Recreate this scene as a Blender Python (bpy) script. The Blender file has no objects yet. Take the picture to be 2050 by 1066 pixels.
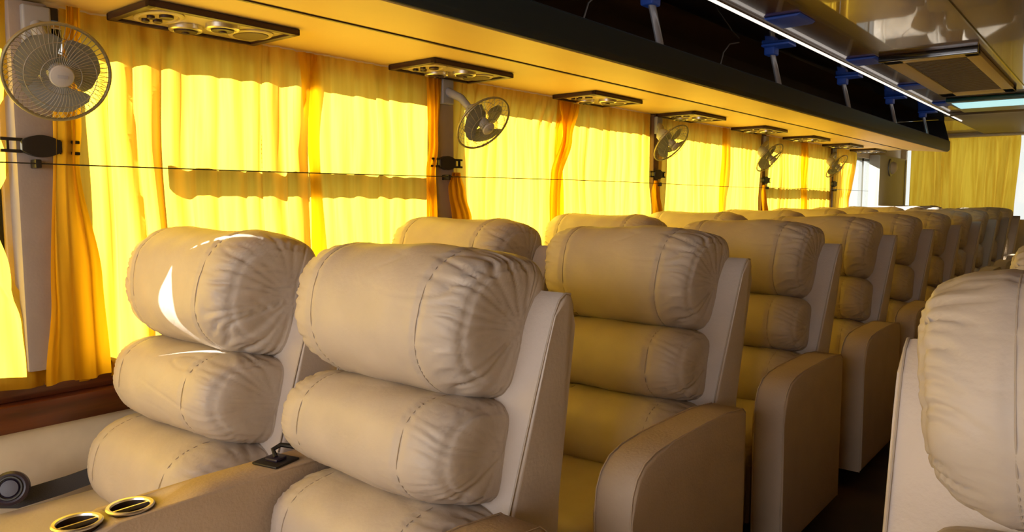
import bpy, bmesh, math, random
from mathutils import Vector, Matrix, noise
R = math.radians
PI = math.pi
S = bpy.context.scene
COL = S.collection

# ------------------------------------------------------------------ camera, world, sun, large lights, exposure
cam_d = bpy.data.cameras.new('camera')
cam = bpy.data.objects.new('camera', cam_d); COL.objects.link(cam)
FOC = 1500.0
PITCH = math.atan(133.0 / FOC)
YAW = math.atan(1225.0 * math.cos(PITCH) / FOC)
cam.location = (0.0, 0.0, 1.18)
cam.rotation_euler = (PI/2 - PITCH, 0.0, YAW)
cam_d.sensor_width = 36.0
cam_d.lens = 36.0 * FOC / 2050.0
cam_d.clip_start = 0.02
S.camera = cam

world = bpy.data.worlds.new('daylight'); S.world = world
world.use_nodes = True
bg = world.node_tree.nodes['Background']
bg.inputs[0].default_value = (1.0, 0.99, 0.96, 1)
bg.inputs[1].default_value = 1.3

SUN_DIR = Vector((0.80, 0.42, -0.42))
sd = bpy.data.lights.new('sun', 'SUN'); sd.energy = 33.0; sd.angle = R(0.5); sd.color = (1.0, 0.95, 0.86)
sun = bpy.data.objects.new('sun', sd); COL.objects.link(sun)
sun.rotation_euler = SUN_DIR.to_track_quat('-Z', 'Y').to_euler()
sun.location = (-6, -5, 5)

ad = bpy.data.lights.new('windscreen_fill', 'AREA'); ad.shape = 'RECTANGLE'; ad.size = 2.2; ad.size_y = 0.95  # added area light inside the unseen windscreen, lifts the light from the front
ad.energy = 50.0; ad.color = (1.0, 0.95, 0.95)
al = bpy.data.objects.new('windscreen_fill', ad); COL.objects.link(al)
al.location = (-0.75, -1.78, 1.35); al.rotation_euler = (R(90), 0, 0)

S.view_settings.view_transform = 'Standard'
S.view_settings.look = 'None'
S.view_settings.exposure = -0.22
S.view_settings.gamma = 1.0
S.view_settings.use_curve_mapping = False
S.render.engine = 'CYCLES'
S.cycles.use_denoising = True
S.cycles.max_bounces = 10
S.cycles.diffuse_bounces = 5
S.cycles.glossy_bounces = 3
S.cycles.transmission_bounces = 6
S.cycles.transparent_max_bounces = 12
S.cycles.caustics_reflective = False
S.cycles.caustics_refractive = False
S.cycles.sample_clamp_indirect = 6.0

# ------------------------------------------------------------------ materials
def mat(name, color, rough=0.6, metal=0.0, spec=0.4, noise_amt=0.0, noise_scale=20.0, bump=0.0, bump_scale=150.0, coat=0.0):
    m = bpy.data.materials.new(name); m.use_nodes = True
    nt = m.node_tree; b = nt.nodes['Principled BSDF']
    b.inputs['Base Color'].default_value = (*color, 1)
    b.inputs['Roughness'].default_value = rough
    b.inputs['Metallic'].default_value = metal
    b.inputs['Specular IOR Level'].default_value = spec
    b.inputs['Coat Weight'].default_value = coat
    tc = nt.nodes.new('ShaderNodeTexCoord')
    if noise_amt > 0:
        n = nt.nodes.new('ShaderNodeTexNoise'); n.inputs['Scale'].default_value = noise_scale
        n.inputs['Detail'].default_value = 5
        nt.links.new(tc.outputs['Object'], n.inputs['Vector'])
        r = nt.nodes.new('ShaderNodeValToRGB')
        r.color_ramp.elements[0].position = 0.3; r.color_ramp.elements[1].position = 0.7
        r.color_ramp.elements[0].color = (*[c*(1-noise_amt) for c in color], 1)
        r.color_ramp.elements[1].color = (*[min(1, c*(1+noise_amt)) for c in color], 1)
        nt.links.new(n.outputs['Fac'], r.inputs['Fac'])
        nt.links.new(r.outputs['Color'], b.inputs['Base Color'])
    if bump > 0:
        n2 = nt.nodes.new('ShaderNodeTexNoise'); n2.inputs['Scale'].default_value = bump_scale
        n2.inputs['Detail'].default_value = 4
        nt.links.new(tc.outputs['Object'], n2.inputs['Vector'])
        bp = nt.nodes.new('ShaderNodeBump'); bp.inputs['Strength'].default_value = bump; bp.inputs['Distance'].default_value = 0.004
        nt.links.new(n2.outputs['Fac'], bp.inputs['Height'])
        nt.links.new(bp.outputs['Normal'], b.inputs['Normal'])
    return m

def wood_mat(name, c1, c2, rough, scale=6.0, axis=1, coat=0.3):
    m = mat(name, c1, rough, coat=coat)
    nt = m.node_tree; b = nt.nodes['Principled BSDF']
    tc = nt.nodes.new('ShaderNodeTexCoord')
    mp = nt.nodes.new('ShaderNodeMapping')
    sc = [scale*4]*3; sc[axis] = scale*0.35
    mp.inputs['Scale'].default_value = sc
    n = nt.nodes.new('ShaderNodeTexNoise'); n.inputs['Scale'].default_value = 1.6; n.inputs['Detail'].default_value = 7
    n.inputs['Distortion'].default_value = 0.6
    nt.links.new(tc.outputs['Object'], mp.inputs['Vector']); nt.links.new(mp.outputs['Vector'], n.inputs['Vector'])
    r = nt.nodes.new('ShaderNodeValToRGB')
    r.color_ramp.elements[0].position = 0.32; r.color_ramp.elements[1].position = 0.7
    r.color_ramp.elements[0].color = (*c1, 1); r.color_ramp.elements[1].color = (*c2, 1)
    nt.links.new(n.outputs['Fac'], r.inputs['Fac']); nt.links.new(r.outputs['Color'], b.inputs['Base Color'])
    return m

def cloth_mat(name, trans, diff, fac=0.72):
    """thin curtain fabric: part of the daylight passes, part is scattered back"""
    m = bpy.data.materials.new(name); m.use_nodes = True
    nt = m.node_tree; nt.nodes.clear()
    out = nt.nodes.new('ShaderNodeOutputMaterial')
    t = nt.nodes.new('ShaderNodeBsdfTranslucent'); d = nt.nodes.new('ShaderNodeBsdfDiffuse')
    mx = nt.nodes.new('ShaderNodeMixShader'); mx.inputs[0].default_value = fac
    tc = nt.nodes.new('ShaderNodeTexCoord')
    w = nt.nodes.new('ShaderNodeTexNoise'); w.inputs['Scale'].default_value = 1.0; w.inputs['Detail'].default_value = 3
    mp = nt.nodes.new('ShaderNodeMapping'); mp.inputs['Scale'].default_value = (30, 30, 1.6)
    nt.links.new(tc.outputs['Object'], mp.inputs['Vector']); nt.links.new(mp.outputs['Vector'], w.inputs['Vector'])
    r = nt.nodes.new('ShaderNodeValToRGB')
    r.color_ramp.elements[0].position = 0.3; r.color_ramp.elements[1].position = 0.62
    r.color_ramp.elements[0].color = (trans[0]*0.8, trans[1]*0.7, trans[2]*0.5, 1)
    r.color_ramp.elements[1].color = (*trans, 1)
    nt.links.new(w.outputs['Fac'], r.inputs['Fac']); nt.links.new(r.outputs['Color'], t.inputs['Color'])
    d.inputs['Color'].default_value = (*diff, 1)
    nt.links.new(d.outputs[0], mx.inputs[1]); nt.links.new(t.outputs[0], mx.inputs[2])
    nt.links.new(mx.outputs[0], out.inputs['Surface'])
    return m

def glass_mat(name, tint=(0.95, 0.97, 0.96), gl=0.06):
    m = bpy.data.materials.new(name); m.use_nodes = True
    nt = m.node_tree; nt.nodes.clear()
    out = nt.nodes.new('ShaderNodeOutputMaterial')
    t = nt.nodes.new('ShaderNodeBsdfTransparent'); t.inputs[0].default_value = (*tint, 1)
    g = nt.nodes.new('ShaderNodeBsdfGlossy'); g.inputs['Roughness'].default_value = 0.03
    mx = nt.nodes.new('ShaderNodeMixShader'); mx.inputs[0].default_value = gl
    nt.links.new(t.outputs[0], mx.inputs[1]); nt.links.new(g.outputs[0], mx.inputs[2]); nt.links.new(mx.outputs[0], out.inputs['Surface'])
    return m

def emit_mat(name, color, strength):
    m = bpy.data.materials.new(name); m.use_nodes = True
    b = m.node_tree.nodes['Principled BSDF']
    b.inputs['Base Color'].default_value = (*color, 1)
    b.inputs['Emission Color'].default_value = (*color, 1); b.inputs['Emission Strength'].default_value = strength
    return m

M = dict(
    leather=mat('taupe_leather', (0.48, 0.42, 0.37), 0.48, spec=0.35, noise_amt=0.05, noise_scale=14, bump=0.15, bump_scale=90),
    shell=mat('taupe_shell_leather', (0.50, 0.43, 0.375), 0.45, spec=0.35, noise_amt=0.05, noise_scale=10, bump=0.2, bump_scale=120),
    seam=mat('seam_thread', (0.42, 0.36, 0.30), 0.8),
    arm=mat('armrest_leather', (0.46, 0.36, 0.265), 0.6, spec=0.3, noise_amt=0.06, noise_scale=9, bump=0.3, bump_scale=140),
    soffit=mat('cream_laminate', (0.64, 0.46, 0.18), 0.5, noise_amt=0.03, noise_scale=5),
    wallpad=mat('cream_wall_vinyl', (0.70, 0.60, 0.44), 0.6, noise_amt=0.04),
    pillar=mat('grey_pillar_vinyl', (0.30, 0.255, 0.235), 0.65, noise_amt=0.04, bump=0.1),
    backlitpillar=mat('backlit_pillar_vinyl', (0.13, 0.075, 0.04), 0.6),  # pillar vinyl with the backlit shade put into a darker colour
    redwood=wood_mat('mahogany_wood', (0.045, 0.010, 0.004), (0.12, 0.030, 0.010), 0.35),
    walnut=wood_mat('walnut_gloss', (0.085, 0.042, 0.016), (0.16, 0.085, 0.034), 0.27, scale=1.6, coat=0.5),
    darkgloss=mat('dark_gloss_panel', (0.016, 0.013, 0.013), 0.12, spec=0.5, coat=0.4),
    darkteal=mat('dark_teal_lip', (0.020, 0.029, 0.034), 0.5, spec=0.2),
    rackin=mat('dark_brown_lining', (0.10, 0.055, 0.03), 0.5),
    chrome=mat('satin_metal', (0.42, 0.44, 0.50), 0.25, metal=0.35, spec=0.8),
    blue=emit_mat('blue_reflection', (0.015, 0.06, 0.33), 0.10),  # strut reflections painted as a faint blue glow
    black=mat('black_plastic', (0.012, 0.010, 0.010), 0.45),
    strap=mat('charcoal_webbing', (0.03, 0.028, 0.032), 0.7, bump=0.4, bump_scale=400),
    violet=mat('dark_violet_plastic', (0.018, 0.012, 0.03), 0.35),
    ventframe=mat('dark_maroon_plastic', (0.035, 0.014, 0.010), 0.4),
    ventplate=mat('beige_vent_plastic', (0.42, 0.33, 0.20), 0.4),
    mesh=mat('brown_speaker_mesh', (0.16, 0.11, 0.05), 0.6, bump=0.8, bump_scale=600),
    fangrey=mat('grey_fan_plastic', (0.29, 0.30, 0.34), 0.45),
    fanlight=mat('pale_grey_fan_plastic', (0.38, 0.37, 0.38), 0.4),
    fanwire=mat('painted_fan_wire', (0.22, 0.20, 0.17), 0.5, metal=0.2),
    fanrim=mat('olive_fan_rim', (0.26, 0.23, 0.14), 0.4, metal=0.5),
    white=mat('white_plastic', (0.8, 0.8, 0.8), 0.4),
    steel=mat('brushed_steel', (0.78, 0.76, 0.70), 0.32, metal=1.0),
    cupin=mat('dark_cup_well', (0.035, 0.018, 0.010), 0.35),
    floor=mat('brown_vinyl_floor', (0.045, 0.024, 0.013), 0.5, noise_amt=0.3, noise_scale=8),
    winframe=mat('black_window_frame', (0.02, 0.02, 0.018), 0.5),
    alu=mat('aluminium_window_rail', (0.35, 0.36, 0.36), 0.4, metal=0.7),
    greypanel=mat('olive_grey_panel', (0.46, 0.44, 0.36), 0.5),
    acframe=mat('beige_grille_frame', (0.50, 0.40, 0.23), 0.45),
    acslat=mat('brown_grille_slats', (0.12, 0.08, 0.04), 0.45),
    headliner=mat('olive_headliner', (0.20, 0.16, 0.10), 0.5),
    cream=mat('cream_trim', (0.75, 0.68, 0.52), 0.4),
    curtain=cloth_mat('yellow_curtain_cloth', (0.96, 0.66, 0.065), (0.80, 0.42, 0.02)),
    curtain_dimming=cloth_mat('dimming_yellow_curtain_cloth', (0.30, 0.17, 0.03), (0.62, 0.36, 0.05)),  # denser cloth for the unseen right curtains, chosen to cut side light
    curtain_or=cloth_mat('amber_curtain_cloth', (0.94, 0.55, 0.035), (0.78, 0.38, 0.02)),
    glass=glass_mat('clear_glass'),
    led=emit_mat('led_strip_light', (1.0, 0.93, 0.85), 1.3),
    hatch=emit_mat('blue_lit_panel', (0.45, 0.85, 0.95), 1.0),
    teal=mat('teal_plastic', (0.006, 0.07, 0.09), 0.35),
)

# ------------------------------------------------------------------ helpers
def tag(o, label=None, cat=None, group=None, kind=None):
    if label: o['label'] = label
    if cat: o['category'] = cat
    if group: o['group'] = group
    if kind: o['kind'] = kind
    return o

def thing(name, label, cat, loc=(0, 0, 0), rotz=0.0, group=None):
    o = bpy.data.objects.new(name, None); COL.objects.link(o)
    o.empty_display_size = 0.05
    o.location = loc; o.rotation_euler = (0, 0, rotz)
    return tag(o, label, cat, group)

def obj(name, bm, m, parent=None, smooth=True, angle=40):
    me = bpy.data.meshes.new(name)
    bmesh.ops.recalc_face_normals(bm, faces=bm.faces)
    bm.to_mesh(me); bm.free()
    if smooth:
        for p in me.polygons: p.use_smooth = True
        if angle < 180:
            me.set_sharp_from_angle(angle=R(angle))
    for mm in (m if isinstance(m, (list, tuple)) else [m]): me.materials.append(mm)
    o = bpy.data.objects.new(name, me); COL.objects.link(o)
    if parent: o.parent = parent
    return o

def struct(name, bm, m, **k):
    return tag(obj(name, bm, m, **k), kind='structure')

def copy_tree(o, parent=None):
    c = o.copy(); COL.objects.link(c)
    if parent is not None: c.parent = parent
    for ch in list(o.children): copy_tree(ch, c)
    return c

def place(root, used, loc, label, group=None, rotz=None):
    o = root if not used else copy_tree(root)
    o.location = loc
    if rotz is not None: o.rotation_euler = (0, 0, rotz)
    o['label'] = label
    if group: o['group'] = group
    return o

def box(bm, x0, x1, y0, y1, z0, z1, bev=0.0, seg=2, mi=0):
    t = bmesh.new()
    bmesh.ops.create_cube(t, size=1)
    for v in t.verts:
        v.co = Vector(((x0+x1)/2 + v.co.x*(x1-x0), (y0+y1)/2 + v.co.y*(y1-y0), (z0+z1)/2 + v.co.z*(z1-z0)))
    if bev: bmesh.ops.bevel(t, geom=t.edges[:], offset=bev, segments=seg, profile=0.6, affect='EDGES')
    merge(bm, t, mi)
    return bm

def merge(bm, t, mi=0, mtx=None):
    if mtx is not None: t.transform(mtx)
    mp = {v: bm.verts.new(v.co) for v in t.verts}
    for f in t.faces:
        try:
            nf = bm.faces.new([mp[v] for v in f.verts]); nf.material_index = mi
        except ValueError: pass
    t.free()

def prism_x(bm, prof, x0, x1, bev=0.0, seg=2, splay=None):
    """extrude a (y,z) profile along x"""
    t = bmesh.new()
    a = [t.verts.new((x0, y, z)) for y, z in prof]; b = [t.verts.new((x1, y, z)) for y, z in prof]
    n = len(prof)
    f0 = t.faces.new(a); f1 = t.faces.new(b[::-1])
    for i in range(n):
        t.faces.new((a[i], b[i], b[(i+1) % n], a[(i+1) % n]))
    if bev:
        es = [e for e in t.edges if (e.verts[0].co.x == e.verts[1].co.x)]
        bmesh.ops.bevel(t, geom=es, offset=bev, segments=seg, profile=0.5, affect='EDGES')
    if splay:
        for v in t.verts: splay(v)
    merge(bm, t)
    return bm

def tube(bm, pts, r, n=8, closed=False, flat=None, caps=True):
    pts = [Vector(p) for p in pts]
    m = len(pts); rings = []
    up = None
    for i, p in enumerate(pts):
        if closed: d = pts[(i+1) % m] - pts[i-1]
        else: d = pts[min(i+1, m-1)] - pts[max(i-1, 0)]
        d.normalize()
        if up is None:
            up = Vector((0, 0, 1)) if abs(d.z) < 0.9 else Vector((1, 0, 0))
        s = d.cross(up).normalized(); u = s.cross(d).normalized(); up = u
        rr = r[i] if isinstance(r, (list, tuple)) else r
        fa, fb = flat if flat else (1, 1)
        rings.append([bm.verts.new(p + s*math.cos(2*PI*k/n)*rr*fa + u*math.sin(2*PI*k/n)*rr*fb) for k in range(n)])
    for i in range(m if closed else m-1):
        a, b = rings[i], rings[(i+1) % m]
        for k in range(n):
            bm.faces.new((a[k], a[(k+1) % n], b[(k+1) % n], b[k]))
    if not closed and caps:
        bm.faces.new(rings[0][::-1]); bm.faces.new(rings[-1])
    return bm

def lathe(bm, prof, n=32, mtx=None, mi=0):
    """revolve (r, z) profile round z"""
    t = bmesh.new(); rings = []
    for r, z in prof:
        if r < 1e-6: rings.append([t.verts.new((0, 0, z))])
        else: rings.append([t.verts.new((r*math.cos(2*PI*k/n), r*math.sin(2*PI*k/n), z)) for k in range(n)])
    for a, b in zip(rings[:-1], rings[1:]):
        for k in range(n):
            k2 = (k+1) % n
            if len(a) == 1 and len(b) == 1: continue
            if len(a) == 1: t.faces.new((a[0], b[k], b[k2]))
            elif len(b) == 1: t.faces.new((a[k], b[0], a[k2]))
            else: t.faces.new((a[k], b[k], b[k2], a[k2]))
    merge(bm, t, mi, mtx)
    return bm

def aim(normal, loc=(0, 0, 0)):
    """matrix whose +z points along normal"""
    return Matrix.Translation(loc) @ Vector(normal).to_track_quat('Z', 'Y').to_matrix().to_4x4()

# ------------------------------------------------------------------ cushions
def cube_grid(n):
    vs = {}; faces = []
    def key(p): return tuple(round(c, 5) for c in p)
    for ax in range(3):
        for s in (-1, 1):
            for i in range(n):
                for j in range(n):
                    q = []
                    for (a, b) in ((i, j), (i+1, j), (i+1, j+1), (i, j+1)):
                        u = math.tan((a/n*2-1)*PI/4); v = math.tan((b/n*2-1)*PI/4)
                        p = [0, 0, 0]; p[ax] = s; p[(ax+1) % 3] = u; p[(ax+2) % 3] = v
                        k = key(p); vs.setdefault(k, p); q.append(k)
                    faces.append(q if s > 0 else q[::-1])
    return vs, faces
CG = {}
def cushion_surface(p, a, d, h, back, seed, pleat, seam_u, m, yz, flare):
    x, y, z = p
    ryz = (abs(y)**yz + abs(z)**yz)**(1/yz)
    s = (abs(x)**m + ryz**m)**(1/m)
    x, y, z = x/s, y/s, z/s
    off = Vector((seed*7.13, seed*3.7, seed*1.9))
    hz = h*(1.0 - 0.06*abs(x)**4)
    P = Vector((x*a*(1+flare*z), y*(d if y < 0 else back), z*hz))
    nrm = Vector((x*abs(x)**(m-2)/a, y/d, z/h)); nrm.normalize()
    dis = 0.0
    th = math.atan2(z, -y)
    au = abs(x)
    sg = 1 if x > 0 else -1
    front = max(0.0, min(1.0, 0.5 - y*1.5))
    # shallow valley along each lengthwise seam, cloth swelling beside it
    dis -= 0.0055*math.exp(-((au-seam_u)/0.022)**2)*front
    dis += 0.0030*math.exp(-((au-seam_u)/0.09)**2)*front
    # sewn edge where the front panel meets the end panel
    ye = abs(y)**yz + abs(z)**yz
    dis -= 0.005*math.exp(-((ye-0.62)/0.05)**2)*(1 if au > 0.8 else 0)*front
    # gathers running in from the sewn edge
    wob = noise.noise(Vector((x*3.0, th*2.2, sg*4.0)) + off)
    rid = 1.0 - abs(math.sin(th*12.0 + wob*5.0 + sg*1.3))
    env = math.exp(-((au-0.90)/0.15)**2)*(1 if x > 0 else 0.6)
    gate = max(0.0, noise.noise(Vector((sg*2.0, th*1.1, 5.0)) + off)*1.2 + 0.6)
    dis -= pleat*0.0125*rid**2.4*env*front*gate
    rid2 = 1.0 - abs(math.sin(th*25.0 + wob*7.0 + x*5))
    dis -= pleat*0.0045*rid2**2*math.exp(-((au-0.9)/0.1)**2)*front
    # soft lumps and a few faint drag wrinkles
    dis += 0.007*noise.noise(P*6.0 + off) + 0.0022*noise.noise(P*17.0 + off)
    w = noise.noise(Vector((P.x*5.0, P.y*6.0, P.z*26.0)) + off)
    dis -= pleat*0.0022*max(0.0, 1-abs(w)*9)*front*max(0.0, noise.noise(P*4.0 - off)+0.15)*2
    return P + nrm*dis

def cushion(name, parent, a, d, h, back=0.05, n=42, seed=0, pleat=1.0, seam_u=0.62, m=8.0, yz=2.55, flare=0.0, seams=True):
    """a puffy pillow: half width a, front depth d (towards -y), half height h, gathered at its ends"""
    if n not in CG: CG[n] = cube_grid(n)
    vs, faces = CG[n]
    args = (a, d, h, back, seed, pleat, seam_u, m, yz, flare)
    bm = bmesh.new()
    mp = {k: bm.verts.new(cushion_surface(p, *args)) for k, p in vs.items()}
    for q in faces: bm.faces.new([mp[k] for k in q])
    o = obj(name, bm, M['leather'], parent, angle=180)
    if seams:
        for sg in (-1, 1):
            bm = bmesh.new()
            pts = []
            for k in range(41):
                t = R(-118 + 236*k/40)
                q = Vector((sg*seam_u/1.0, -math.cos(t), math.sin(t)))
                ry = (abs(q.y)**yz + abs(q.z)**yz)**(1/yz)
                q.y /= ry; q.z /= ry
                pts.append(cushion_surface(q, *args))
            tube(bm, [q + Vector((0, q.y, q.z)).normalized()*0.0020 for q in pts], 0.0010, 5)
            obj('stitched_seam', bm, M['seam'], o)
    return o

TILT = R(13)
def yb(z): return (z-0.60)*math.tan(TILT)

def back_shell_bm(hw=0.29, sides=(1, 1)):
    prof = [(0.0, 0.22), (0.0, 0.565), (0.078, 0.90), (0.092, 0.955), (0.105, 0.985), (0.125, 0.998), (0.145, 0.995), (0.158, 0.975),
            (0.162, 0.93), (0.160, 0.565), (0.150, 0.22)]
    def splay(v):
        k = max(0, v.co.z-0.57)*0.10
        v.co.x += k*sides[1] if v.co.x > 0 else -k*sides[0]
    return prism_x(bmesh.new(), prof, -hw, hw, bev=0.013, seg=3, splay=splay)

def piping_bm(side, hw=0.29, sp=1):
    """sewn edge line on the wing's front outer edge"""
    bm = bmesh.new(); pts = []
    for y, z in ((0.001, 0.57), (0.026, 0.68), (0.051, 0.79), (0.078, 0.90), (0.093, 0.955), (0.107, 0.984), (0.126, 0.996), (0.144, 0.993)):
        pts.append((side*(hw + (z-0.57)*0.10*sp - 0.005), y - 0.001, z + 0.001))
    return tube(bm, pts, 0.0022, 6)

ARM_PROF = [(-0.02, 0.06), (-0.02, 0.585), (-0.04, 0.600), (-0.15, 0.612), (-0.30, 0.614), (-0.45, 0.613), (-0.53, 0.608),
            (-0.58, 0.595), (-0.613, 0.570), (-0.632, 0.535), (-0.638, 0.48), (-0.638, 0.06)]

def make_seat(kind):
    """origin on the floor, x = middle of the backrest, y = lower front edge of the wings"""
    t = thing('recliner_seat', kind, 'seat')
    lo, lh = {'aisle': (0.03, 0.248), 'window': (0.0, 0.27), 'right': (0.0, 0.25)}[kind]
    sp = {'aisle': (0, 1), 'window': (0, 1), 'right': (0, 1)}[kind]
    rx = 0.02 if kind == 'right' else 0.0
    sh = obj('back_shell', back_shell_bm(sides=sp), M['shell'], t)
    for s in (-1, 1): obj('piping', piping_bm(s, sp=sp[(s+1)//2]), M['seam'], sh)
    seeds = {'aisle': 1, 'window': 5, 'right': 9}[kind]
    def put(o, z, push=0.0, dx=0.0, extra=0.0):
        o.location = (dx, yb(z)+push, z); o.rotation_euler = (-TILT+extra, 0, 0)
    hd = cushion('headrest_cushion', t, 0.258, 0.195, 0.153, 0.075, seed=seeds, pleat=1.15, n=56, flare=0.07)
    put(hd, 0.926 + rx, 0, rx)
    lb = cushion('lumbar_cushion', t, 0.256, 0.185, 0.112, 0.05, seed=seeds+1, n=48, pleat=0.9, m=7)
    put(lb, 0.682, 0, rx)
    lw = cushion('lower_back_cushion', t, lh, 0.205, 0.128, 0.05, seed=seeds+2, n=42, pleat=0.8, m=6)
    put(lw, 0.462, 0.0, lo)
    sc = cushion('seat_cushion', t, lh-0.005, 0.30, 0.085, 0.27, seed=seeds+3, n=36, pleat=0.25, seam_u=0.75, m=9, yz=5, seams=False)
    sc.location = (lo, -0.30, 0.335)
    b = bmesh.new(); box(b, lo-lh+0.01, lo+lh-0.01, -0.57, 0.10, 0.10, 0.30, 0.01)
    obj('base', b, M['arm'], t)
    b = bmesh.new(); box(b, lo-lh+0.012, lo+lh-0.012, -0.655, -0.585, 0.10, 0.375, 0.028, 4)
    obj('footrest', b, M['leather'], t)
    b = bmesh.new(); box(b, lo-lh+0.03, lo+lh-0.03, -0.5, 0.06, -0.03, 0.11, 0.005)
    obj('floor_frame', b, M['black'], t)
    if kind == 'aisle':
        b = prism_x(bmesh.new(), ARM_PROF, 0.295, 0.395, bev=0.012, seg=3)
        ar = obj('armrest', b, M['arm'], t)
        for xx in (0.296, 0.394):
            pts = [(xx, y, z-0.0) for y, z in ARM_PROF]
            obj('piping', tube(bmesh.new(), [(p[0]-0.004*(1 if xx > 0.35 else -1), p[1], p[2]) for p in pts], 0.0018, 6), M['arm'], ar)
    elif kind == 'right':
        for x0, x1 in ((-0.335, -0.262), (0.262, 0.335)):
            b = prism_x(bmesh.new(), [(y, z-0.03) for y, z in ARM_PROF], x0, x1, bev=0.012, seg=3)
            obj('armrest', b, M['arm'], t)
    return t

ROWS = [1.07 + 0.92*i for i in range(10)]
ordn = ['first', 'second', 'third', 'fourth', 'fifth', 'sixth', 'seventh', 'eighth', 'ninth', 'tenth']
AX, WX, RX = -1.165, -1.79, 0.065
proto_a = make_seat('aisle')
proto_w = make_seat('window')
proto_r = make_seat('right')
proto_a['label'] = proto_w['label'] = proto_r['label'] = ''
for i, y in enumerate(ROWS):
    if i == 0:
        la = 'large beige reclining seat on the aisle in the front row, whole backrest in view'
        lw = 'beige reclining window seat with white sun patches on its headrest'
    elif i == 1:
        la = 'beige reclining aisle seat directly behind the frontmost one, curved armrest facing the aisle'
        lw = 'window seat behind the sunlit one, domed headrest lit yellow by the curtain'
    else:
        la = 'beige reclining aisle seat, %s from the front in the aisle column' % ordn[i]
        lw = 'beige reclining window seat, %s from the front along the yellow curtains' % ordn[i]
    sa = place(proto_a, i > 0, (AX, y, 0.012 if i else 0.0), la, 'reclining seats on the aisle, left block')
    sw = place(proto_w, i > 0, (WX, y - 0.09, 0.028 if i else 0.018), lw, 'reclining seats by the left windows')
for i in range(9):
    y = 1.0 + 0.92*i
    l = ('pale reclining seat at the right edge, closest of the single seats' if i == 0
         else 'pale reclining single seat right of the aisle, %s from the front' % ordn[i])
    place(proto_r, i > 0, (RX, y + 0.01, -0.008), l, 'single reclining seats right of the aisle')

# ------------------------------------------------------------------ consoles between the paired seats
def make_console():
    t = thing('armrest_console', 'console', 'console')
    prof = [(y, z if z < 0.5 else z - 0.052 + 0.0) for y, z in
            [(-0.03, 0.05), (-0.03, 0.650), (-0.30, 0.652), (-0.50, 0.650), (-0.565, 0.640), (-0.602, 0.61), (-0.615, 0.56), (-0.615, 0.05)]]
    b = prism_x(bmesh.new(), prof, -0.051, 0.051, bev=0.010, seg=3)
    bo = obj('body', b, M['arm'], t)
    cb = bmesh.new()
    for yy in (-0.555, -0.462): bmesh.ops.create_cone(cb, cap_ends=True, segments=40, radius1=0.0365, radius2=0.0365, depth=0.16, matrix=Matrix.Translation((0, yy, 0.60)))
    cut = obj('cut', cb, M['arm'])
    md = bo.modifiers.new('holes', 'BOOLEAN'); md.object = cut; md.operation = 'DIFFERENCE'; md.solver = 'EXACT'
    bpy.context.view_layer.update()
    nm = bpy.data.meshes.new_from_object(bo.evaluated_get(bpy.context.evaluated_depsgraph_get()))
    bo.modifiers.clear(); bo.data = nm
    bpy.data.objects.remove(cut)
    for yy in (-0.555+0.0, -0.462):
        b = bmesh.new()
        lathe(b, [(0.036, 0.0), (0.0415, 0.0), (0.0425, 0.003), (0.040, 0.0055), (0.035, 0.0045), (0.0335, 0.001)], 40)
        c = obj('cup_holder', b, M['steel'], t); c.location = (0, yy, 0.600)
        b = bmesh.new(); lathe(b, [(0.0362, 0.001), (0.0355, -0.002), (0.034, -0.073), (0.0, -0.074)], 40)
        w = obj('cup_well', b, M['cupin'], c)
        b = bmesh.new(); box(b, -0.002, 0.002, -0.034, 0.034, -0.006, 0.0015)
        obj('divider', b, M['steel'], c)
    return t
pc = make_console()
for i in range(3):
    place(pc, i > 0, (-1.425, ROWS[i], 0),
          ['beige console with two steel-rimmed cup holders between the two front seats',
           'beige cup-holder console between the second pair of seats', 'beige cup-holder console between the third pair of seats'][i], 'cup-holder consoles between seats')

# power socket on the console
t = thing('power_socket', 'black power socket with a curled cable on the console beside the front seats', 'socket', (-1.428, 0.925, 0.599), R(12))
b = bmesh.new(); box(b, -0.036, 0.036, -0.036, 0.036, 0.0, 0.006, 0.003); obj('socket_plate', b, M['black'], t)
b = bmesh.new(); box(b, -0.018, 0.018, -0.016, 0.016, 0.005, 0.013, 0.004); obj('socket_body', b, M['violet'], t)
b = bmesh.new()
tube(b, [(0.0, 0.0, 0.012), (-0.012, 0.004, 0.026), (-0.004, 0.02, 0.033), (0.014, 0.03, 0.03), (0.03, 0.045, 0.024)], 0.0055, 8); obj('cable', b, M['black'], t)

# seat belt beside the wall
t = thing('seat_belt', 'black seat belt with round reel on the near window seat', 'seat belt', (-2.02, 0.645, 0.432))
b = bmesh.new()
pts = [(-0.06, -0.10, 0.035), (-0.03, -0.03, 0.02), (0.0, 0.06, 0.035), (0.03, 0.14, 0.055), (0.06, 0.19, 0.062)]
for i in range(len(pts)-1):
    pass
vs = []
for p in pts:
    p = Vector(p); w = Vector((0.0, 0.004, 0.022))
    vs.append((b.verts.new(p-w), b.verts.new(p+w), b.verts.new(p+w+Vector((0.003, 0, 0))), b.verts.new(p-w+Vector((0.003, 0, 0)))))
for a, c in zip(vs[:-1], vs[1:]):
    for k in range(4): b.faces.new((a[k], a[(k+1) % 4], c[(k+1) % 4], c[k]))
b.faces.new(vs[0]); b.faces.new(vs[-1][::-1])
obj('strap', b, M['strap'], t)
b = bmesh.new(); lathe(b, [(0, -0.012), (0.034, -0.012), (0.040, -0.006), (0.040, 0.008), (0.034, 0.013), (0.022, 0.010), (0.019, 0.014), (0, 0.015)], 32, aim((0.8, -0.5, 0.3)))
r_ = obj('reel', b, M['violet'], t); r_.location = (0.0, -0.055, 0.062)
b = bmesh.new(); tube(b, [(0.026*math.cos(a_*PI/12), 0.026*math.sin(a_*PI/12), 0.013) for a_ in range(24)], 0.003, 6, closed=True)
b.transform(aim((0.8, -0.5, 0.3))); obj('ring', b, M['black'], r_)

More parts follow.
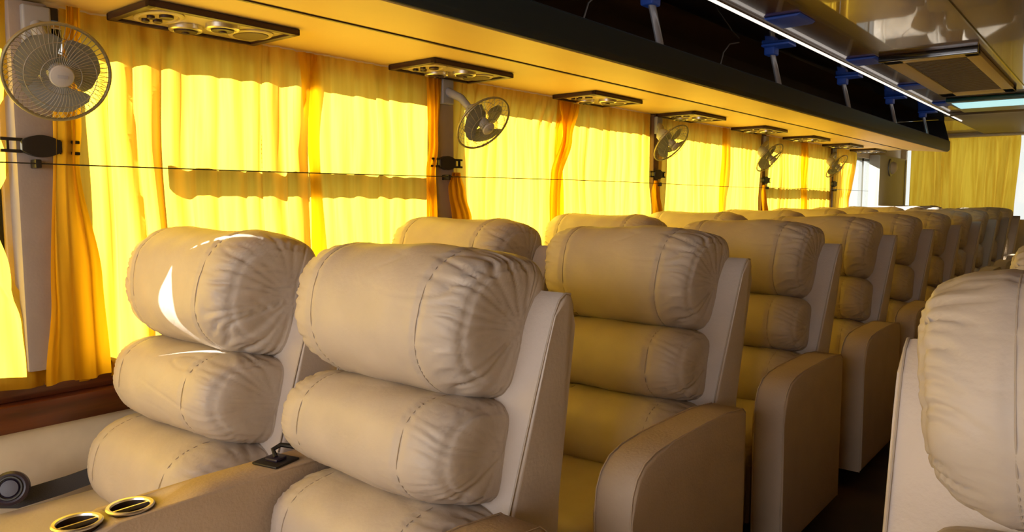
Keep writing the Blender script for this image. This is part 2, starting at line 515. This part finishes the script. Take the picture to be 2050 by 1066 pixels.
# ------------------------------------------------------------------ room shell
WXL = -2.20
Y0, Y1 = -1.85, 10.45
XR = 0.52
SILL, HEAD, CEIL = 0.74, 1.63, 1.955
b = bmesh.new(); box(b, WXL-0.1, XR+0.1, Y0-0.1, Y1+0.1, -0.06, 0.0); struct('floor', b, M['floor'])
b = bmesh.new(); box(b, WXL-0.1, XR+0.1, Y0-0.1, Y1+0.1, CEIL, CEIL+0.06); struct('ceiling', b, M['walnut'])
# left wall: lower panel, header, pillars between windows
PIL = [(-0.93, 0.13), (0.668, 0.118), (2.13, 0.14), (3.92, 0.14), (5.62, 0.14), (7.36, 0.14)]
b = bmesh.new()
box(b, WXL-0.06, WXL, Y0, Y1, 0.0, SILL); box(b, WXL-0.06, WXL, Y0, Y1, HEAD, CEIL)
for y, w in PIL: box(b, WXL-0.06, WXL, y, y+w, SILL, HEAD)
box(b, WXL-0.06, WXL, 9.08, Y1, SILL, HEAD)
box(b, WXL-0.06, WXL, Y0, Y0+0.1, SILL, HEAD)
struct('wall_left', b, M['wallpad'], smooth=False)
for i, (y, w) in enumerate(PIL):
    b = bmesh.new(); box(b, WXL-0.002, -2.135, y+0.01, y+(w-0.02 if i < 3 else 0.075), SILL, 1.672, 0.008)
    struct('trim_%d' % (i+1), b, M['pillar'] if i < 3 else M['backlitpillar'])
b = bmesh.new(); box(b, WXL, -2.10, 8.95, 10.30, 0.9, 1.672, 0.006); box(b, -2.104, -2.092, 8.95, 8.99, 0.9, 1.66); box(b, -2.104, -2.092, 10.2, 10.26, 0.9, 1.66)
struct('trim_7', b, M['greypanel'])
# wooden sill and padded wall below
b = bmesh.new(); box(b, WXL, -2.125, Y0, 8.9, 0.595, 0.665, 0.006); box(b, WXL, -2.165, Y0, 8.9, 0.665, 0.735, 0.006)
struct('trim_8', b, M['redwood'])
b = bmesh.new(); box(b, WXL, -2.16, Y0, Y1, 0.05, 0.593, 0.01)
struct('baseboard_left', b, M['wallpad'])
# windows of the left wall
bays = [(Y0+0.1, -0.93), (-0.80, 0.665), (0.78, 2.13), (2.27, 3.92), (4.06, 5.62), (5.76, 7.36), (7.50, 9.08)]
for i, (a, c) in enumerate(bays):
    w = thing('window_%d' % (i+1), None, None, (WXL-0.04, 0, 0)); del_ = None
    w['kind'] = 'structure'
    b = bmesh.new(); box(b, -0.003, 0.003, a, c, SILL, HEAD); obj('glass', b, M['glass'], w, smooth=False)
    b = bmesh.new()
    for q in ((a, a+0.03, SILL, HEAD), (c-0.03, c, SILL, HEAD), (a, c, SILL, SILL+0.03), (a, c, HEAD-0.03, HEAD)):
        box(b, -0.015, 0.02, *q)
    if i in (2, 5):   # fixed cross rail of the sliding vent
        box(b, -0.015, 0.02, a if i == 5 else 1.06, c, 1.235, 1.30)
    if i == 6: box(b, -0.015, 0.02, 8.74, 8.80, SILL, HEAD)
    obj('window_frame', b, M['alu'] if i == 6 else M['winframe'], w, smooth=False)
# right wall
b = bmesh.new()
box(b, XR, XR+0.06, Y0, Y1, 0.0, 0.74); box(b, XR, XR+0.06, Y0, Y1, 1.585, CEIL)
for y in (Y0, -0.3, 1.35, 3.0, 4.65, 6.3, 7.95, Y1-0.14): box(b, XR, XR+0.06, y, y+0.14, 0.74, 1.585)
struct('wall_right', b, M['wallpad'], smooth=False)
# rear wall with wide window
b = bmesh.new()
box(b, WXL-0.06, XR+0.06, Y1, Y1+0.06, 0.0, 0.95); box(b, WXL-0.06, XR+0.06, Y1, Y1+0.06, 1.93, CEIL)
box(b, WXL-0.06, -2.14, Y1, Y1+0.06, 0.95, 1.93); box(b, XR-0.1, XR+0.06, Y1, Y1+0.06, 0.95, 1.93)
struct('wall_rear', b, M['wallpad'], smooth=False)
b = bmesh.new(); box(b, -2.14, XR-0.1, Y1+0.02, Y1+0.026, 0.95, 1.93); struct('window_8', b, M['glass'], smooth=False)
# front wall with windscreen
b = bmesh.new()
box(b, WXL-0.06, XR+0.06, Y0-0.06, Y0, 0.0, 0.85); box(b, WXL-0.06, XR+0.06, Y0-0.06, Y0, 1.87, CEIL)
box(b, WXL-0.06, -1.95, Y0-0.06, Y0, 0.85, 1.87); box(b, XR-0.12, XR+0.06, Y0-0.06, Y0, 0.85, 1.87)
struct('wall_front', b, M['wallpad'], smooth=False)
b = bmesh.new(); box(b, -1.95, XR-0.12, Y0-0.04, Y0-0.034, 0.85, 1.87); struct('window_9', b, M['glass'], smooth=False)

# rear header mouldings
b = bmesh.new(); box(b, -2.1, XR-0.02, 10.28, 10.42, 1.912, 1.938, 0.008); struct('trim_9', b, M['cream'])
b = bmesh.new(); box(b, -1.30, XR-0.02, 7.75, 10.28, 1.940, 1.954, 0.004); box(b, -1.30, XR-0.02, 7.75, 7.83, 1.928, 1.942, 0.004); struct('trim_10', b, M['headliner'])
# seam between ceiling panels
b = bmesh.new(); box(b, -0.578, -0.570, Y0, 10.28, 1.949, 1.956); struct('trim_11', b, M['darkgloss'])

# ------------------------------------------------------------------ luggage rack with cream underside
RY0, RY1 = -1.8, 8.36
t = thing('luggage_rack', 'long dark luggage rack with cream underside running above the yellow curtains', 'luggage rack')
b = bmesh.new()
prism_y = []
def prism_along_y(bm, prof, y0, y1, bev=0.0, seg=3, sel=None):
    tt = bmesh.new()
    a = [tt.verts.new((x, y0, z)) for x, z in prof]; c = [tt.verts.new((x, y1, z)) for x, z in prof]
    n = len(prof)
    tt.faces.new(a); tt.faces.new(c[::-1])
    for i in range(n): tt.faces.new((a[i], c[i], c[(i+1) % n], a[(i+1) % n]))
    if bev: bmesh.ops.bevel(tt, geom=tt.edges[:], offset=bev, segments=seg, profile=0.5, affect='EDGES')
    merge(bm, tt)
    return bm
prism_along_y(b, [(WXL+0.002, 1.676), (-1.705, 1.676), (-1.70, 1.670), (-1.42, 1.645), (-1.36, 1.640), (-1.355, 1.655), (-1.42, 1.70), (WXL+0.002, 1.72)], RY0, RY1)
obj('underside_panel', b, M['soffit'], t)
b = bmesh.new(); box(b, -1.708, -1.698, RY0, RY1-0.003, 1.6655, 1.674)
obj('seam_groove', b, M['ventframe'], t)
b = bmesh.new(); prism_along_y(b, [(-1.42, 1.655), (-1.352, 1.642), (-1.335, 1.66), (-1.335, 1.742), (-1.352, 1.752), (-1.372, 1.742), (-1.375, 1.69), (-1.42, 1.70)], RY0, RY1+0.006, bev=0.004)
obj('front_lip', b, M['darkteal'], t)
b = bmesh.new(); prism_along_y(b, [(-2.12, 1.725), (-1.40, 1.705), (-1.40, 1.712), (-1.85, 1.735), (-2.05, 1.80), (-2.08, 1.953), (-2.12, 1.953)], RY0, RY1-0.004)
obj('tray_lining', b, M['rackin'], t)
b = bmesh.new(); prism_along_y(b, [(-2.12, 1.70), (-1.36, 1.70), (-1.345, 1.75), (-1.40, 1.953), (-2.12, 1.953)], RY1-0.002, RY1+0.012)
obj('end_panel', b, M['darkgloss'], t)
b = bmesh.new(); box(b, -1.42, -1.27, RY0, RY1+0.02, 1.940, 1.954, 0.003)
obj('ceiling_rail', b, M['darkgloss'], t)
ST = [-1.25, 0.05, 1.29, 2.53, 3.76, 4.98, 6.20, 7.38]
for y in ST:
    b = bmesh.new()
    tube(b, [(-1.354, y, 1.738), (-1.402, y, 1.94)], 0.018, 12, flat=(1.15, 0.7))
    s_ = obj('strut', b, M['chrome'], t)
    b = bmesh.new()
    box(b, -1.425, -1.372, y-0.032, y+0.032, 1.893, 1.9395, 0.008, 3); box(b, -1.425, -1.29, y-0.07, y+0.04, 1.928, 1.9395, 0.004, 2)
    obj('strut_reflection', b, M['blue'], s_)  # glowing blue block painted in for the strut's reflection
for y in (1.05, 2.25, 3.40):
    b = bmesh.new()
    tube(b, [(-1.50, y, 1.71), (-1.50, y-0.015, 1.80), (-1.50, y+0.02, 1.87), (-1.50, y+0.09, 1.92), (-1.50, y+0.2, 1.945)], 0.003, 6)
    obj('curved_wire', b, M['alu'], t)  # thin curved wire inside the rack

# LED strip along the ceiling edge
b = bmesh.new(); box(b, -1.260, -1.249, -0.5, 8.40, 1.930, 1.9395, 0.002)
tag(obj('ceiling_light_strip', b, M['led']), 'thin glowing white light strip running along the ceiling above the luggage rack', 'light strip')
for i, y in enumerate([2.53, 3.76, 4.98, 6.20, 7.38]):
    t = thing('ceiling_reflection', ['', '', '', '', ''][i] or 'blue painted reflection of a rack strut, %s along the light strip from the camera' % ordn[i], 'painted reflection', (-1.165, y-0.32, 1.954), 0, 'blue painted strut reflections on the ceiling beside the light strip')
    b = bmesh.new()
    prism_along_y(b, [(-0.075, -0.001), (0.085, -0.001), (0.07, -0.012), (-0.06, -0.014)], -0.22, -0.02, bev=0.004)  # blue glowing shape stands in for the strut mirrored in the ceiling
    obj('reflection_patch', b, M['blue'], t)

# ------------------------------------------------------------------ vent panels in the soffit
def make_vent():
    t = thing('vent_panel', '', 'air vent panel')
    L = 0.44
    b = bmesh.new()   # frame ring
    x0, x1 = 0.0, 0.24
    for q in ((x0, x1, 0, 0.022), (x0, x1, L-0.022, L), (x0, x0+0.016, 0, L), (x1-0.022, x1, 0, L)):
        box(b, q[0], q[1], q[2], q[3], -0.020, -0.001, 0.004)
    obj('frame', b, M['ventframe'], t)
    b = bmesh.new(); box(b, x0+0.012, x1-0.018, 0.018, L-0.018, -0.012, -0.002, 0.003)
    obj('faceplate', b, M['ventplate'], t)
    def ell(cx, cy, a, c, z0, z1, m, name, par, dome=0.0):
        bb = bmesh.new(); lathe(bb, [(1.0, z0), (1.0, z1+0.003), (0.94, z1), (0.80, z1), (0.74, z1+0.004), (0.0, z1+0.004-dome)], 28)
        for v in bb.verts: v.co.x *= a; v.co.y *= c
        o = obj(name, bb, m, par); o.location = (cx, cy, 0); return o
    for cy, cx in ((0.185, 0.065), (0.245, 0.155)):
        n = ell(cx, cy, 0.045, 0.045, -0.011, -0.026, M['steel'], 'air_nozzle', t)
        bb = bmesh.new(); lathe(bb, [(0.032, -0.024), (0.030, -0.029), (0.012, -0.030), (0.010, -0.034), (0.0, -0.034)], 24)
        obj('nozzle_core', bb, M['ventframe'], n)
    s = ell(0.118, 0.355, 0.075, 0.058, -0.011, -0.018, M['ventplate'], 'speaker_grille', t)
    bb = bmesh.new(); lathe(bb, [(1.0, -0.016), (0.95, -0.020), (0.0, -0.024)], 28)
    for v in bb.verts: v.co.x *= 0.060; v.co.y *= 0.046
    obj('speaker_mesh', bb, M['mesh'], s)
    p = ell(0.118, 0.085, 0.085, 0.056, -0.011, -0.018, M['ventplate'], 'switch_panel', t)
    for (cx, cy, r) in ((0.03, 0.005, 0.018), (-0.03, 0.010, 0.012), (0.0, -0.022, 0.010), (-0.045, -0.015, 0.010)):
        bb = bmesh.new(); lathe(bb, [(r, -0.014), (r, -0.021), (r*0.7, -0.023), (0, -0.022)], 16)
        o = obj('button', bb, M['ventframe'], p); o.location = (cx, cy, 0)
    return t
pv = make_vent()
VY = [0.905, 1.895, 2.92, 3.94, 5.01, 6.02, 7.03, 8.0-0.1]
for i, y in enumerate(VY):
    place(pv, i > 0, (-2.13, y, 1.676), 'dark framed air vent panel under the rack, %s from the camera' % ordn[i], 'air vent panels under the luggage rack')

# ------------------------------------------------------------------ wall fans
def make_fan(normal, spin=0.0):
    """origin at wall mount; cage centre away from it"""
    t = thing('wall_fan', '', 'fan')
    n = Vector(normal).normalized()
    return t
def blade_bm(a0):
    """broad paddle in the xy plane, hub at origin, z = axis"""
    bm = bmesh.new(); rows = []
    NR, NA = 10, 12
    for i in range(NR+1):
        r = 0.020 + (0.094-0.020)*i/NR
        f = i/NR
        half = R(28 + 34*math.sin(min(1, f*1.15)*PI*0.62)) * (1 if f < 0.75 else math.sqrt(max(0.02, 1-((f-0.75)/0.27)**2)))
        cen = a0 + R(10)*f
        row = []
        for j in range(NA+1):
            s = j/NA*2-1
            a = cen + s*half
            z = s*half*r*0.28 + 0.004*math.sin(f*PI)
            row.append(bm.verts.new((r*math.cos(a), r*math.sin(a), z)))
        rows.append(row)
    for i in range(NR):
        for j in range(NA): bm.faces.new((rows[i][j], rows[i][j+1], rows[i+1][j+1], rows[i+1][j]))
    r_ = bmesh.ops.solidify(bm, geom=bm.faces[:], thickness=0.0025)
    return bm

def build_fan(label, mount, centre, normal, spin, nw=44, group=None, RAD=0.113):
    t = thing('wall_fan', label, 'fan', mount, 0, group)
    c = Vector(centre) - Vector(mount)
    n = Vector(normal).normalized()
    Mx = aim(n, c)
    # cage: rim + front and rear wires
    cg_b = bmesh.new()
    tube(cg_b, [(RAD*math.cos(2*PI*k/48), RAD*math.sin(2*PI*k/48), 0) for k in range(48)], 0.0042, 8, closed=True)
    cg_b.transform(Mx)
    cage = obj('cage_rim', cg_b, M['fanrim'], t)
    for side, nm in ((1, 'front_guard'), (-1, 'rear_guard')):
        wb = bmesh.new()
        for k in range(nw):
            a = 2*PI*k/nw
            pts = []
            for q in range(6):
                f = q/5
                r = 0.024 + (RAD-0.024)*f
                a2 = a + 0.35*(1-f)*side
                pts.append((r*math.cos(a2), r*math.sin(a2), side*0.036*math.sqrt(max(0, 1-f**2.6))))
            tube(wb, pts, 0.00065, 4, caps=False)
        for rr in (0.043, 0.076):
            f = (rr-0.024)/(RAD-0.024)
            z = side*0.036*math.sqrt(1-f**2.6)
            tube(wb, [(rr*math.cos(2*PI*k/36), rr*math.sin(2*PI*k/36), z) for k in range(36)], 0.0010, 4, closed=True)
        wb.transform(Mx)
        obj(nm, wb, M['fanwire'], cage)
    cb = bmesh.new(); lathe(cb, [(0.0, 0.044), (0.015, 0.043), (0.024, 0.040), (0.027, 0.035), (0.026, 0.031), (0.0, 0.031)], 28, Mx)
    obj('badge_cap', cb, M['fanlight'], t)
    cb = bmesh.new(); box(cb, -0.011, 0.011, -0.004, 0.004, 0.0435, 0.0448, 0.0005); cb.transform(Mx)
    obj('badge', cb, M['fangrey'], t)
    for k in range(3):
        bb = blade_bm(spin + 2*PI*k/3); bb.transform(Mx)
        obj('blade', bb, M['fangrey'], t, angle=180)
    hb = bmesh.new(); lathe(hb, [(0, 0.022), (0.016, 0.020), (0.022, 0.012), (0.022, -0.012), (0, -0.012)], 24, Mx)
    obj('hub', hb, M['fangrey'], t)
    mb = bmesh.new(); lathe(mb, [(0, -0.034), (0.034, -0.036), (0.038, -0.045), (0.034, -0.085), (0.022, -0.098), (0, -0.1)], 28, Mx)
    obj('motor_housing', mb, M['fangrey'], t)
    # neck from motor back to the mount
    back = c - n*0.085
    nb = bmesh.new()
    mid = Vector((back.x*0.6, back.y*0.5, back.z*0.35))
    tube(nb, [back, back*0.75 + mid*0.25 - n*0.01, mid, Vector((0.012, 0, 0.0))], [0.013, 0.014, 0.016, 0.018], 12)
    obj('neck', nb, M['fangrey'], t)
    pb = bmesh.new(); box(pb, -0.004, 0.018, -0.032, 0.032, -0.05, 0.05, 0.006, 3)
    obj('wall_bracket', pb, M['fangrey'], t)
    return t
cen1 = (-1.97, 0.722, 1.479)
v1 = Vector((0, 0, 1.18)) - Vector(cen1)
g = 'small wall fans on the window pillars'
f1 = build_fan('grey three-blade wall fan on the nearest pillar, seen face on', (-2.134, 0.735, 1.61), cen1, v1 + Vector((0.5, 0.42, -0.62)), R(138), 56, g)
fy = [(2.215, 1.475, 'grey wall fan on the second pillar, tilted down'), (3.775, 1.490, 'small wall fan on the third pillar, tilted down beside a dark post'),
      (5.255, 1.473, 'small wall fan on the fourth pillar'), (6.842, 1.468, 'small wall fan on the fifth pillar near the rear')]
for i, (y, z, l) in enumerate(fy):
    build_fan(l, (-2.134, [2.20, 3.965, 5.665, 7.405][i], 1.61), (-1.944, y, z), (0.986, -0.087, -0.81), R(50 + 37*i), 30 if i < 2 else 20, g, 0.1175)
f1b = bmesh.new(); box(f1b, -0.012, 0.012, -0.002, 0.002, -0.03, 0.03, 0.001)
# small tags on the first pillar
b = bmesh.new(); box(b, -2.138, -2.131, 0.712, 0.722, 1.63, 1.642, 0.001)
tag(obj('pillar_label', b, M['white']), 'tiny white sticker high on the nearest grey pillar', 'sticker')
b = bmesh.new(); box(b, -2.138, -2.12, 0.752, 0.785, 1.63, 1.662, 0.003)
tag(obj('curtain_track_clip', b, M['black']), 'small black clip under the rack beside the nearest fan', 'clip')

# ------------------------------------------------------------------ black holders, wire
def make_holder():
    t = thing('curtain_holder', '', 'curtain holder')
    b = bmesh.new()
    prof = []
    for k in range(17):
        y = -0.040 + 0.080*k/16
        prof.append((y, 0.0115 + 0.0125*math.cos(y/0.040*PI/2)))
    poly = [(y, z) for y, z in prof] + [(y, -z) for y, z in prof[::-1]]
    prism_x(b, poly, 0.0, 0.020, bev=0.004, seg=2)
    obj('body', b, M['black'], t)
    for s in (-1, 1):
        b = bmesh.new()
        for z in (-0.0125, 0.0125): box(b, 0.004, 0.014, min(s*0.036, s*0.078), max(s*0.036, s*0.078), z-0.0035, z+0.0035, 0.0015)
        box(b, 0.004, 0.014, min(s*0.062, s*0.067), max(s*0.062, s*0.067), -0.0125, 0.0125, 0.001)
        obj('fork', b, M['black'], t)
    return t
ph = make_holder()
for i, y in enumerate([0.725, 2.195, 3.96, 5.67, 7.41]):
    ph.scale = (1, 1.15, 1.15)
    place(ph, i > 0, (-2.134, y + (0.006 if i == 0 else 0), 1.314 if i == 0 else 1.327), 'black forked curtain holder on the %s window pillar' % (['nearest', 'second', 'third', 'fourth', 'fifth'][i]), 'black curtain holders on the pillars')
t = thing('curtain_wire', 'thin dark wire stretched across all the yellow curtains', 'wire')
b = bmesh.new()
pts = [(-2.102, -1.7 + 0.25*k, 1.272 + 0.004*math.sin(k*0.4)) for k in range(42)]
tube(b, pts, 0.0019, 6); obj('wire', b, M['black'], t)
for y in (0.715, 2.185, 3.96, 5.67, 7.41):
    b = bmesh.new(); box(b, -2.136, -2.098, y-0.007, y+0.007, 1.258, 1.280, 0.003); obj('clamp', b, M['black'], t)

# ------------------------------------------------------------------ curtains
def interp(tab, z):
    if z >= tab[0][0]: return tab[0][1]
    for (z0, v0), (z1, v1) in zip(tab[:-1], tab[1:]):
        if z >= z1:
            f = (z0-z)/(z0-z1); f = f*f*(3-2*f)
            return v0*(1-f) + v1*f
    return tab[-1][1]

def curtain(label, left, right, ztop, zbot, X=-2.162, folds=10, amp=0.012, seed=0, m='curtain', group='yellow curtains along the left windows', nz=70, hem=0.0, pinch=0.0, axis='y'):
    """left / right: tables (z, y) from top to bottom"""
    bm = bmesh.new(); nu = max(24, folds*10)
    rnd = random.Random(seed)
    ph = [rnd.uniform(0, 2*PI) for _ in range(6)]
    rows = []
    for j in range(nz+1):
        z = ztop + (zbot-ztop)*j/nz
        yl, yr = interp(left, z), interp(right, z)
        wdt = abs(yr-yl)
        row = []
        zt = (ztop-z)
        for i in range(nu+1):
            u = i/nu
            wv = u + 0.018*math.sin(2*PI*u*2.3 + ph[0] + z*1.5) + 0.010*math.sin(2*PI*u*5.1 + ph[1] - z*2.2)
            a = 2*PI*folds*wv
            s = math.sin(a)
            f = (abs(s)**0.7)*(1 if s > 0 else -1)
            am = amp*(0.65 + 0.35*math.sin(2*PI*u*1.7 + ph[2]))
            x = f*am + 0.35*am*math.sin(2.0*a + ph[3] + z*3)
            x += 0.006*math.sin(z*9 + u*7 + ph[4])*min(1, zt*4)
            # gathered heading
            hd = math.exp(-(zt/0.045)**2)
            x = x*(1-0.6*hd) + hd*0.006*math.sin(a*2.5)
            y = yl + (yr-yl)*u + 0.25*wdt/folds*0.35*math.cos(a)*(1-hd)*0.8
            zz = z + (hem*math.sin(a*0.5 + ph[5]) if j == nz else 0)
            row.append(bm.verts.new((X+x, y, zz) if axis == 'y' else (y, X+x, zz)))
        rows.append(row)
    for j in range(nz):
        for i in range(nu): bm.faces.new((rows[j][i], rows[j][i+1], rows[j+1][i+1], rows[j+1][i]))
    # folded hem thickness
    o = obj('curtain', bm, M[m], None, angle=180)
    tag(o, label, 'curtain', group)
    return o
ZT = 1.672
# first bay beyond the nearest pillar
curtain('wide glowing yellow curtain behind the two front seats, between the first two fans',
        [(ZT, 0.80), (0.6, 0.80)], [(ZT, 1.62), (1.3, 1.60), (0.68, 1.64)], ZT, 0.69, folds=10, amp=0.017, seed=1)
curtain('loose amber curtain edge hanging beside the nearest grey pillar, flared at its hem',
        [(ZT, 0.80), (1.37, 0.758), (0.93, 0.728), (0.71, 0.708)], [(ZT, 0.835), (1.37, 0.826), (1.27, 0.818), (0.97, 0.855), (0.69, 0.868)], ZT, 0.705, X=-2.118, folds=3, amp=0.008, seed=2, hem=0.004)
curtain('narrow amber curtain edge covering the left half of the second pillar',
        [(ZT, 2.085), (1.4, 2.09), (1.28, 2.07), (0.7, 2.08)], [(ZT, 2.165), (1.4, 2.15), (1.28, 2.13), (0.7, 2.15)], 1.655, 0.70, X=-2.122, folds=3, amp=0.008, seed=18, m='curtain_or')
curtain('folded yellow curtain left of the second pillar and its fan',
        [(ZT, 1.53), (1.30, 1.55), (0.68, 1.54)], [(ZT, 2.16), (1.45, 2.16), (1.27, 2.15), (1.10, 2.16), (0.68, 2.17)], ZT, 0.69, X=-2.158, folds=7, amp=0.010, seed=3)
# nearer bay, drawn aside at the pillar
curtain('bright yellow curtain at the left picture edge, drawn back in front of a dark gap',
        [(ZT, -0.10), (0.6, -0.25)], [(ZT, 0.72), (1.50, 0.70), (1.38, 0.645), (1.26, 0.668), (1.15, 0.628), (1.0, 0.66), (0.86, 0.715), (0.70, 0.735)], ZT, 0.70, X=-2.158, folds=9, amp=0.013, seed=4, hem=0.004)
curtain('yellow curtain beside the camera, out at the front of the bus',
        [(ZT, -1.7), (0.6, -1.7)], [(ZT, 0.02), (0.6, -0.1)], ZT, 0.70, X=-2.17, folds=16, amp=0.013, seed=14)
# second bay
curtain('yellow curtain right of the second pillar, gathered at its foot',
        [(ZT, 2.22), (1.30, 2.2), (1.18, 2.2), (0.7, 2.2)], [(ZT, 3.13), (1.5, 3.06), (1.28, 3.05), (0.7, 3.06)], ZT, 0.69, folds=11, amp=0.011, seed=5)
curtain('amber overlapping curtain edge midway between second and third pillar',
        [(ZT, 2.96), (1.5, 2.99), (1.30, 2.905), (1.2, 2.90), (0.7, 2.89)], [(ZT, 3.15), (1.48, 3.07), (1.28, 2.99), (1.2, 2.985), (0.7, 3.0)], 1.65, 0.69, X=-2.125, folds=3, amp=0.010, seed=6, m='curtain_or')
curtain('yellow curtain left of the third pillar and its fan',
        [(ZT, 3.00), (1.3, 2.98), (0.7, 2.98)], [(ZT, 3.95), (1.45, 3.95), (1.27, 3.93), (1.1, 3.95), (0.7, 3.95)], ZT, 0.69, X=-2.155, folds=11, amp=0.011, seed=7)
# knots of cloth at the pillars
def knot(label, y, z0=1.30, z1=0.80, seed=1):
    curtain(label, [(z0, y-0.03), (z0-0.06, y-0.055), (z0-0.2, y-0.03), (z1, y-0.02)], [(z0, y+0.02), (z0-0.08, y+0.05), (z0-0.2, y+0.095), (z1, y+0.05)],
            z0, z1, X=-2.116, folds=3, amp=0.007, seed=seed, m='curtain_or', nz=30)
knot('bunched orange curtain end at the second pillar, below its black holder', 2.245, 1.29, 0.95, 21)
knot('bunched orange curtain end at the third pillar, below its black holder', 3.93, 1.29, 0.95, 22)
knot('bunched orange curtain end at the fourth pillar', 5.62, 1.29, 0.95, 23)
# remaining bays
curtain('yellow curtain right of the third pillar', [(ZT, 3.99), (0.7, 3.99)], [(ZT, 5.02), (0.7, 4.98)], ZT, 0.69, folds=11, amp=0.011, seed=8)
curtain('yellow curtain left of the fourth pillar', [(ZT, 4.93), (0.7, 4.90)], [(ZT, 5.66), (1.27, 5.64), (0.7, 5.66)], ZT, 0.69, X=-2.15, folds=9, amp=0.012, seed=9)
curtain('yellow curtain right of the fourth pillar', [(ZT, 5.69), (0.7, 5.69)], [(ZT, 6.72), (0.7, 6.68)], ZT, 0.69, folds=11, amp=0.011, seed=10)
curtain('yellow curtain left of the fifth pillar', [(ZT, 6.55), (0.7, 6.58)], [(ZT, 7.40), (1.27, 7.38), (0.7, 7.40)], ZT, 0.69, X=-2.15, folds=9, amp=0.012, seed=11)
curtain('rearmost yellow side curtain, drawn short of the bare white window', [(ZT, 7.43), (0.7, 7.43)], [(ZT, 8.15), (1.3, 8.02), (1.18, 7.96), (0.7, 8.0)], ZT, 0.69, X=-2.135, folds=8, amp=0.013, seed=12)
# rear window curtains
curtain('wide yellow curtain across the rear window', [(1.93, -2.075), (0.9, -2.075)], [(1.93, -0.945), (0.9, -0.985)], 1.915, 0.90, X=10.36, folds=10, amp=0.024, seed=15, axis='x', group='yellow curtains across the rear window')
curtain('second rear window curtain, right of the white gap', [(1.93, -0.87), (0.9, -0.87)], [(1.93, 0.42), (0.9, 0.42)], 1.915, 0.90, X=10.36, folds=17, amp=0.016, seed=16, axis='x', group='yellow curtains across the rear window')
# unseen right curtains, cloth made denser to dim the side light
for i, (a, c) in enumerate([(-1.7, -0.32), (-0.15, 1.33), (1.5, 2.98), (3.15, 4.63), (4.8, 6.28), (6.45, 7.93), (8.1, 10.3)]):
    curtain('unseen yellow curtain on the right side, %s window from the front' % ordn[i], [(1.62, a), (0.6, a)], [(1.62, c), (0.6, c)], 1.62, 0.69, X=XR-0.03, folds=14, amp=0.011, seed=30+i, nz=20, m='curtain_dimming', group='unseen yellow curtains along the right windows')

# ------------------------------------------------------------------ ceiling fittings
t = thing('return_air_grille', 'beige framed air conditioning grille set in the brown ceiling', 'ceiling grille', (-0.845, 5.40, 1.955))
b = bmesh.new()
for q in ((-0.225, 0.225, -0.90, -0.78), (-0.225, 0.225, 0.72, 0.90), (-0.225, -0.13, -0.90, 0.90), (0.16, 0.225, -0.90, 0.90)): box(b, *q, -0.028, -0.001, 0.004)
obj('frame', b, M['acframe'], t)
b = bmesh.new()
for k in range(34): box(b, -0.135, 0.165, -0.78+k*0.045, -0.765+k*0.045, -0.022, -0.004)
box(b, -0.135, 0.165, -0.78, 0.74, -0.006, -0.002)
obj('slats', b, M['acslat'], t)
b = bmesh.new(); box(b, -0.232, 0.232, -0.925, -0.898, -0.034, -0.001, 0.003); obj('shadow_edge', b, M['darkgloss'], t)  # dark strip painted in for the shadow line at the near edge
t = thing('roof_hatch', 'teal framed roof hatch glowing pale blue behind the ceiling grille', 'roof hatch', (-0.75, 7.10, 1.955))
b = bmesh.new(); box(b, -0.36, 0.5, -0.45, 0.42, -0.030, -0.001, 0.008); obj('hatch_frame', b, M['teal'], t)
b = bmesh.new(); box(b, -0.33, 0.46, -0.36, 0.06, -0.034, -0.028, 0.003); obj('lit_panel', b, M['hatch'], t)
# round lamp on the rear grey panel
t = thing('side_lamp', 'small round pale lamp on the grey wall panel near the rear window', 'lamp', (-2.099, 9.45, 1.545))
b = bmesh.new(); lathe(b, [(0.0, 0.0), (0.10, 0.0), (0.10, 0.012), (0.085, 0.02), (0.0, 0.02)], 28, aim((1, 0, 0))); obj('lamp_base', b, M['alu'], t)
b = bmesh.new(); lathe(b, [(0.075, 0.018), (0.065, 0.05), (0.035, 0.07), (0.0, 0.075)], 28, aim((1, -0.2, -0.2))); obj('lamp_lens', b, M['cream'], t)
